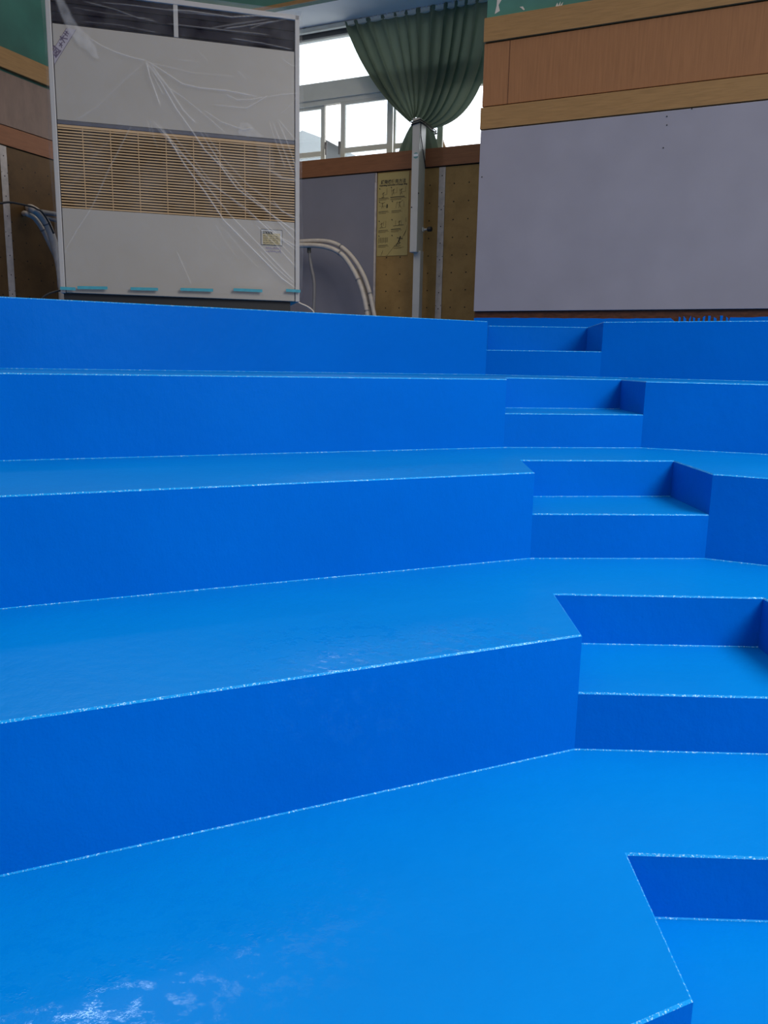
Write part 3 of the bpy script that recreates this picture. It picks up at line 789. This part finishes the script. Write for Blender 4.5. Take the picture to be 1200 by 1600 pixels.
mb = MB(); mb.box(iL, iR, AD+.0, AD+.02, zB+.003, zl0-.002); build('lower_panel', mb, 'acwhite', AC, ab, ac, bevel=.003)
mb = MB(); mb.box(iL, iR, AD-.003, AD+.015, zs0, zs1); build('trim_strip', mb, 'acstrip', AC, ab, ac, bevel=.002)
# outlet grille: two dark sections with a pale divider
dv0, dv1 = ap(271, 30)[0], ap(278, 30)[0]
for x0, x1 in ((iL, dv0), (dv1, iR)):
    mb = MB(); mb.box(x0, x1, AD+.012, AD+.03, zd, zA-.03)
    nz = 3
    for k in range(nz):
        z = zd+.012+k*.055
        mb.add([(x0, AD+.004, z), (x1, AD+.004, z), (x1, AD+.012, z+.003), (x0, AD+.012, z+.003), (x1, AD+.012, z), (x0, AD+.012, z)], [(0, 1, 2, 3), (0, 5, 4, 1), (0, 3, 5), (1, 4, 2)])
    build('outlet_grille', mb, 'acdark', AC, ab, ac)
mb = MB(); mb.box(dv0, dv1, AD-.002, AD+.03, zd, zA-.03); build('grille_divider', mb, 'acframe', AC, ab, ac, bevel=.002)
mb = MB(); mb.box(aL, aR, AD-.004, AD+.05, zA-.03, zA+.0); build('top_rail', mb, 'acframe', AC, ab, ac, bevel=.003)
# intake louvre
mb = MB(); mb.box(iL, iR, AD+.02, AD+.03, zl0, zs0); build('grille_back', mb, 'slatback', AC, ab, ac)
lv = MB(); ns = 28; ph_ = (zs0-.012-zl0)/ns
lv.box(iL, iR, AD-.001, AD+.015, zs0-.016, zs0-.002)
for k in range(ns):
    z = zl0+k*ph_
    lv.add([(iL, AD, z+.001), (iR, AD, z+.001), (iR, AD, z+ph_*.52), (iL, AD, z+ph_*.52), (iL, AD+.018, z+ph_*.75), (iR, AD+.018, z+ph_*.75), (iL, AD+.018, z+ph_*.25), (iR, AD+.018, z+ph_*.25)],
           [(0, 1, 2, 3), (3, 2, 5, 4), (0, 6, 7, 1), (0, 3, 4, 6), (1, 7, 5, 2)])
build('intake_louvre', lv, 'slat', AC, ab, ac)
for u in (131.5, 174.5, 217.5, 260.5, 303, 344, 382.5, 421.5):
    x = ap(u, 262)[0]; mb = MB(); mb.box(x-.0022, x+.0022, AD-.002, AD+.004, zl0-.002, zs0-.004)
    build('louvre_rod', mb, 'slat', AC, ab, ac)
# rating plate
q0, q1 = ap(408, 357), ap(441, 385.5)
mb = MB(); mb.box(q0[0], q1[0], AD-.002, AD, q1[1]+.006, q0[1]-.004); npz = build('rating_plate', mb, 'nameplate', AC, ab, ac)
mb = MB(); mb.box(q0[0]+.010, q1[0]-.014, AD-.0028, AD-.002, q1[1]+.010, q1[1]+.082); build('yellow_field', mb, 'nameyellow', AC, ab, npz)
mb = MB()
xl, xr = q0[0], q1[0]; zt_ = q0[1]-.004; zb2 = q1[1]+.006
for p_ in [[(xl, zt_), (xr, zt_)], [(xl, zb2), (xr, zb2)], [(xl, zt_), (xl, zb2)], [(xr, zt_), (xr, zb2)]]: mb.stroke(p_, .0022, AD-.003)
for k in range(4):
    x = xl+.012+k*.017; h = .014
    mb.stroke([(x, zt_-.014), (x+.012, zt_-.014-h)], .006, AD-.003); mb.stroke([(x+.011, zt_-.014), (x+.001, zt_-.014-h)], .004, AD-.003)
for k in range(5):
    z = zt_-.042-k*.014; x = xl+.014
    while x < xr-.03:
        w_ = random.uniform(.008, .024); mb.stroke([(x, z), (min(x+w_, xr-.016), z)], .0022, AD-.003); x += w_+.008
build('plate_print', mb, 'blackink', AC, ab, npz)
mb = MB(); rnd = random.Random(5)
for k in range(2):
    x = xl+.03; z = zb2-.022-k*.020
    while x < xr-.02:
        mb.stroke([(x, z), (x+.006, z+rnd.uniform(.002, .012)), (x+.010, z-rnd.uniform(0, .008))], .0024, AD-.001); x += .013
build('handwriting', mb, 'lilacink', AC, ab, ac)
# diagonal sticker, upper left
sk = [ap(79, 78), ap(82, 101), ap(110, 58), ap(122, 41.5), ap(100, 45)]
sk = [ap(80, 77), ap(81.5, 101), ap(119, 46), ap(104, 44)]
mb = MB(); mb.plate([(max(x, iL), z) for x, z in sk], AD-.001, AD); stk = build('diagonal_sticker', mb, 'sticker', AC, ab, ac)
mb = MB()
for p_ in [[sk[0], sk[3]], [sk[1], sk[2]]]: mb.stroke([(max(x, iL), z) for x, z in p_], .002, AD-.001)
c0 = ap(86, 80)
def cj(cx, cz, h, segs, w):
    c_, s_ = math.cos(math.radians(52)), math.sin(math.radians(52))
    for a in segs: mb.stroke([(cx+(x*c_-y*s_)*h, cz+(x*s_+y*c_)*h) for x, y in a], w, AD-.001)
cj(c0[0], c0[1], .050, [[(-.4, .4), (.4, .4)], [(-.4, .4), (-.4, -.4)], [(.4, .4), (.4, -.4)], [(-.4, .1), (.4, .1)], [(-.2, -.1), (.25, -.3)], [(.2, -.05), (-.3, -.35)], [(-.5, -.45), (.5, -.45)]], .008)
c0 = ap(95, 69); cj(c0[0], c0[1], .036, [[(-.4, 0), (.4, 0)], [(0, .3), (0, -.3)], [(0, 0), (-.35, -.4)]], .006)
c0 = ap(99, 61); cj(c0[0], c0[1], .040, [[(-.4, .2), (.4, .2)], [(0, .5), (-.3, -.4)], [(0, .2), (.4, -.4)]], .008)
c0 = ap(103.5, 52.5); cj(c0[0], c0[1], .034, [[(-.4, 0), (.4, .1)], [(-.2, .4), (-.2, -.4)], [(.2, .4), (.2, -.3)]], .006)
build('sticker_print', mb, 'purpleink', AC, ab, stk)

# ------------------------------------------------------------------ plastic film over the cabinet
creases = [  # (surveyed points, strength, width px)
 ([(228, 96), (252, 130), (275, 170), (300, 205), (320, 235), (342, 257), (370, 295), (400, 318), (430, 340), (462, 362)], .75, 1.5),
 ([(232, 96), (262, 135), (286, 172), (305, 192)], .5, 1.8),
 ([(240, 190), (262, 215), (290, 260), (320, 300), (350, 345), (380, 375), (410, 405), (440, 435), (464, 452)], .85, 1.4),
 ([(236, 190), (265, 222), (300, 259), (330, 300), (360, 337), (400, 378), (440, 420), (464, 444)], .6, 1.1),
 ([(246, 192), (280, 235), (320, 280), (350, 302), (385, 327), (420, 360), (464, 392)], .7, 1.1),
 ([(258, 196), (290, 235), (330, 285), (375, 322), (410, 352), (464, 408)], .4, .9),
 ([(312, 205), (345, 257), (380, 297), (410, 322), (440, 352), (464, 378)], .65, 1.1),
 ([(318, 205), (350, 250), (388, 290), (425, 318), (464, 345)], .5, .9),
 ([(425, 312), (440, 330), (464, 341)], .6, 1.1),
 ([(398, 350), (430, 382), (464, 420)], .5, .9), ([(414, 350), (440, 372), (464, 386)], .6, 1.0),
 ([(405, 392), (430, 418), (462, 446)], .5, .9), ([(352, 360), (378, 392), (405, 420)], .22, .8), ([(336, 350), (352, 378), (372, 405)], .18, .8), ([(300, 345), (330, 380), (365, 415)], .12, .9),
 ([(276, 393), (288, 420), (300, 447)], .35, .9),
 ([(228, 95), (250, 108), (285, 131), (312, 137), (350, 141), (400, 151)], .75, 1.2),
 ([(230, 97), (262, 104), (300, 113), (340, 117), (368, 120)], .3, 1.0),
 ([(228, 96), (234, 120), (243, 145), (250, 165)], .6, 1.6), ([(230, 98), (240, 120), (255, 148)], .4, 1.2),
 ([(228, 96), (262, 136), (290, 155), (330, 188), (352, 208)], .45, 1.1),
 ([(318, 172), (345, 190), (380, 203), (395, 200)], .55, 1.1), ([(352, 147), (370, 156), (392, 156), (412, 152)], .5, 1.1),
 ([(330, 163), (385, 169), (402, 160), (418, 150)], .5, 1.0), ([(418, 152), (440, 148), (464, 146)], .4, .9),
 ([(228, 95), (205, 90), (180, 82), (158, 72), (140, 60)], .6, 1.2),
 ([(228, 96), (192, 128), (150, 168), (118, 188)], .14, 2.5),
 ([(205, 196), (188, 230), (170, 265), (155, 300), (143, 325), (120, 360), (98, 398)], .42, 1.0),
 ([(190, 200), (150, 240), (118, 285)], .16, .9), ([(160, 232), (130, 262), (105, 300)], .12, .9),
 ([(420, 190), (432, 225), (445, 262)], .4, .8), ([(426, 192), (442, 232), (458, 272)], .45, .8), ([(434, 190), (448, 222), (463, 262)], .45, .8), ([(440, 200), (455, 240), (464, 275)], .35, .8),
 ([(434, 186), (452, 208), (464, 222)], .4, .9), ([(436, 180), (450, 168), (464, 150)], .2, .8),
 ([(236, 192), (240, 215), (246, 232)], .3, .8), ([(230, 190), (235, 208)], .3, .8),
 ([(130, 2), (180, 15), (215, 28), (245, 34)], .35, 1.1), ([(160, 4), (220, 10), (290, 20), (350, 26)], .4, 1.0), ([(115, 12), (170, 22), (240, 30)], .2, .9),
 ([(262, 15), (300, 18), (362, 27), (400, 25), (455, 27)], .6, 1.4), ([(262, 37), (340, 46), (420, 55)], .4, 1.0),
 ([(350, 45), (375, 42), (400, 38), (430, 33)], .5, 1.1), ([(330, 44), (365, 38), (420, 30)], .25, 1.5), ([(390, 45), (410, 38), (455, 28)], .3, 1.0),
 ([(360, 60), (410, 68), (455, 77)], .45, 1.0), ([(130, 34), (190, 40), (250, 52)], .2, 1.0),
 ([(440, 92), (455, 102), (464, 104)], .35, 1.0), ([(310, 80), (325, 96)], .2, 1.0), ([(280, 93), (310, 96)], .2, 1.2), ([(370, 110), (385, 125)], .18, 1.0),
 ([(212, 450), (230, 449), (250, 452)], .35, .8), ([(415, 262), (440, 278), (464, 282)], .25, 3.0),
]
patches = [([(84, -8), (96, -8), (112, 25), (122, 42), (138, 55), (149, 73), (154, 92), (146, 90), (138, 80), (124, 72), (112, 55), (100, 35)], .42),
           ([(375, 192), (388, 192), (402, 206), (412, 214), (385, 213), (372, 209)], .28),
           ([(400, 222), (425, 222), (430, 262), (405, 262)], .12),
           ([(108, 40), (122, 46), (130, 60), (118, 62)], .12)]
x0, x1 = aL-.012, aR+.014
zf0 = zB+.036; zf1 = zA+.02
NX, NZ = 340, 400
gx = np.linspace(x0, x1, NX+1); gz = np.linspace(zf0, zf1, NZ+1)
GX, GZ = np.meshgrid(gx, gz)
fold = np.zeros_like(GX); ridge = np.zeros_like(GX)
pxm = 5.6/F_PX*1.02
for pts, st, wd in creases:
    Q = [ap(u, v, AD-.02) for u, v in pts]
    dm = np.full_like(GX, 9.)
    tot = len(Q)-1
    tt = np.zeros_like(GX)
    for i, (a, b) in enumerate(zip(Q[:-1], Q[1:])):
        ax, az = a; dx, dz = b[0]-a[0], b[1]-a[1]; L2 = dx*dx+dz*dz
        t = np.clip(((GX-ax)*dx+(GZ-az)*dz)/L2, 0, 1)
        d = np.hypot(GX-ax-t*dx, GZ-az-t*dz); m_ = d < dm
        dm = np.where(m_, d, dm); tt = np.where(m_, (i+t)/tot, tt)
    w_ = wd*pxm*.50
    taper = np.clip(np.minimum(tt, 1-tt)*9+.25, 0, 1)
    gsh = np.exp(-(dm/w_)**2)*taper
    fold = np.maximum(fold, gsh*st*.8); ridge = np.maximum(ridge, np.exp(-(dm/(w_*1.8))**2)*taper*st)
def inside(P):
    r = np.zeros_like(GX, dtype=bool)
    for (xa, za), (xb, zb3) in zip(P, P[1:]+P[:1]):
        c = ((za > GZ) != (zb3 > GZ)) & (GX < (xb-xa)*(GZ-za)/((zb3-za) if abs(zb3-za) > 1e-9 else 1e-9)+xa); r ^= c
    return r
for P, st in patches:
    m_ = inside([ap(u, v, AD-.02) for u, v in P]).astype(float)
    for _ in range(2): m_ = (m_+np.roll(m_, 1, 0)+np.roll(m_, -1, 0)+np.roll(m_, 1, 1)+np.roll(m_, -1, 1))/5
    nz_ = .75+.25*np.sin(GX*70+GZ*33)*np.sin(GX*31-GZ*52)
    fold = np.maximum(fold, m_*st*nz_)
Y = AD-.020-.012*ridge-.006*np.sin(GX*7+GZ*3)*np.sin(GZ*4.3)
# taut along the taped foot; wraps round the right-hand corner
Y = np.where(GZ < zf0+.05, Y+(zf0+.05-GZ)/.05*.010, Y)
vs = [(float(GX[j, i]), float(Y[j, i]), float(GZ[j, i])) for j in range(NZ+1) for i in range(NX+1)]
fv = fold.reshape(-1).tolist()
fmsh = MB(); fmsh.add(vs, [(j*(NX+1)+i, j*(NX+1)+i+1, (j+1)*(NX+1)+i+1, (j+1)*(NX+1)+i) for j in range(NZ) for i in range(NX)])
# side returns: loose film bulging past both corners
for side in (1, -1):
    o0 = len(fmsh.v); col = NX if side > 0 else 0; K = 10; xs_ = x1 if side > 0 else x0
    vs = []
    for j in range(0, NZ+1, 4):
        z = float(gz[j]); bulge = .012+.016*math.sin((z-zf0)*3.1+(.6 if side > 0 else 2.2))**2
        for k in range(K+1):
            t = k/K; xx = xs_+side*bulge*math.sin(math.pi*min(1, t*1.5)*.6); yy = float(Y[j, col])+t*.30
            vs.append((xx, yy, z)); fv.append(.10*(1-t*.5) if k < 3 else .05)
    n_ = len(range(0, NZ+1, 4))
    fmsh.add(vs, [(j*(K+1)+k, j*(K+1)+k+1, (j+1)*(K+1)+k+1, (j+1)*(K+1)+k) for j in range(n_-1) for k in range(K)])
# loose top edge folded back over the cabinet
vs = []; o0 = len(fmsh.v)
for i in range(0, NX+1, 4):
    for k in range(7):
        t = k/6; vs.append((float(gx[i]), float(Y[-1, i])+t*.35, zf1+.012*math.sin(t*3+gx[i]*9)*t)); fv.append(.15)
n_ = len(range(0, NX+1, 4))
fmsh.add(vs, [(j*7+k, j*7+k+1, (j+1)*7+k+1, (j+1)*7+k) for j in range(n_-1) for k in range(6)])
me = bpy.data.meshes.new('plastic_sheet'); fb = Vector(((x0+x1)/2, AD-.02, zf0))
me.from_pydata([tuple(Vector(p)-fb) for p in fmsh.v], [], fmsh.f); me.materials.append(MT['film'])
at = me.attributes.new('fold', 'FLOAT', 'POINT'); at.data.foreach_set('value', fv)
for p in me.polygons: p.use_smooth = True
fo = bpy.data.objects.new('plastic_sheet', me); COL.objects.link(fo); place(fo, AC, tuple(fb))
tag(fo, 'thin creased clear plastic sheet taped over the tall air conditioner', 'plastic sheet')
# teal tape along its foot
tl_ = ['leftmost of six', 'second of six from the left', 'third of six from the left', 'third of six from the right', 'second of six from the right', 'rightmost of six']
for k, (u0, v0, u1, v1) in enumerate([(94, 450.2, 118, 451.5), (121, 449.3, 168, 450), (204, 451, 247, 452), (282, 452, 333, 453.5), (365, 452.5, 410, 454.5), (447, 453.5, 469.5, 455)]):
    a = ap(u0, v0, AD-.025); b_ = ap(u1, v1, AD-.025); mb = MB(); h = .0095; NN = 8
    for q_ in range(NN):
        xa, xb = lerp(a[0], b_[0], q_/NN), lerp(a[0], b_[0], (q_+1)/NN); za, zb3 = lerp(a[1], b_[1], q_/NN), lerp(a[1], b_[1], (q_+1)/NN)
        mb.plate([(xa, za-h), (xb, zb3-h), (xb, zb3+h), (xa, za+h)], AD-.026, AD-.0245)
    tag(build('tape_strip', mb, 'teal_tape', AC, (a[0], AD-.025, a[1])), 'teal tape strip at the foot of the plastic, '+tl_[k], 'tape', 'teal tape strips')

# ------------------------------------------------------------------ outside the window
gp = MB(); q = [wxy(-60, 9.5), wxy(60, 9.5), wxy(60, 120), wxy(-60, 120)]; gp.prism(q, -3.1, -3.0)
struct(build('ground_outside', gp, 'ground'))
def house(u, dd, wd, hh, rf, lab):
    s_, z_ = W.px(u, 222 if dd < 80 else 240, dd)
    root = empty('distant_house', W, (s_, dd, -3), lab, 'house')
    mb = MB(); mb.box(s_-wd/2, s_+wd/2, dd, dd+8, -3, z_); build('house_wall', mb, 'far_wall', W, (s_, dd, -3), root)
    mb = MB(); mb.add([(s_-wd/2-.4, dd-.4, z_), (s_+wd/2+.4, dd-.4, z_), (s_, dd-.4, z_+rf), (s_-wd/2-.4, dd+8, z_), (s_+wd/2+.4, dd+8, z_), (s_, dd+8, z_+rf)], [(0, 1, 2), (3, 5, 4), (0, 2, 5, 3), (1, 4, 5, 2), (0, 3, 4, 1)])
    build('house_roof', mb, 'far_wall', W, (s_, dd, -3), root)
house(476, 60, 3.2, 3, .8, 'pale hazy gabled house seen through the left window pane')
house(516, 110, 4.0, 3, 1.2, 'pale hazy gabled house seen low through the open middle gap')

# ------------------------------------------------------------------ light
wd = bpy.data.worlds.new('world'); SC.world = wd; wd.use_nodes = True
nt = wd.node_tree; bg = nt.nodes['Background']
tc = nt.nodes.new('ShaderNodeTexCoord'); sep = nt.nodes.new('ShaderNodeSeparateXYZ'); nt.links.new(tc.outputs['Generated'], sep.inputs[0])
def mr(src, a, b, c, d):
    n_ = nt.nodes.new('ShaderNodeMapRange'); n_.inputs[1].default_value = a; n_.inputs[2].default_value = b; n_.inputs[3].default_value = c; n_.inputs[4].default_value = d
    n_.interpolation_type = 'SMOOTHSTEP'; nt.links.new(src, n_.inputs[0]); return n_.outputs[0]
amb = mr(sep.outputs['Z'], .1, .95, .08, .85)
my = mr(sep.outputs['Y'], .35, .6, 0, 1); mz = mr(sep.outputs['Z'], .45, .62, 1, 0)
mm = nt.nodes.new('ShaderNodeMath'); mm.operation = 'MULTIPLY'; nt.links.new(my, mm.inputs[0]); nt.links.new(mz, mm.inputs[1])
c1 = nt.nodes.new('ShaderNodeMixRGB'); c1.inputs[1].default_value = (1.0, .97, .93, 1); c1.inputs[2].default_value = (.93, .98, 1.06, 1)
nt.links.new(mm.outputs[0], c1.inputs[0]); nt.links.new(c1.outputs[0], bg.inputs[0])
st = nt.nodes.new('ShaderNodeMixRGB'); nt.links.new(mm.outputs[0], st.inputs[0]); nt.links.new(amb, st.inputs[1]); st.inputs[2].default_value = (4.2, 4.2, 4.2, 1)
nt.links.new(st.outputs[0], bg.inputs[1])
def area(name, loc, target, sx, sy, power, col=(1, 1, 1), spread=180):
    l = bpy.data.lights.new(name, 'AREA'); l.shape = 'RECTANGLE'; l.size = sx; l.size_y = sy; l.energy = power; l.color = col
    l.spread = math.radians(spread)
    o = bpy.data.objects.new(name, l); COL.objects.link(o); o.location = loc
    o.rotation_euler = (Vector(target)-Vector(loc)).to_track_quat('-Z', 'Y').to_euler(); return o
area('overhead_key', (4.0, .8, 5.4), (-.4, 1.9, .2), 3.0, 2.6, 236, (1, .98, .95), 150)  # unseen overhead light added to brighten the treads
area('riser_fill', (2.8, -1.2, 2.9), (-1.6, 2.6, .4), 1.6, 1.3, 31, (1, .97, .93), 125)  # unseen side light added to lift the left-hand risers
area('glint_light', (-2.35, 6.35, 4.75), (-.4, 1.4, .36), 1.9, .4, 30, (1, .95, .98))  # unseen light placed to put glints on the nearest tread
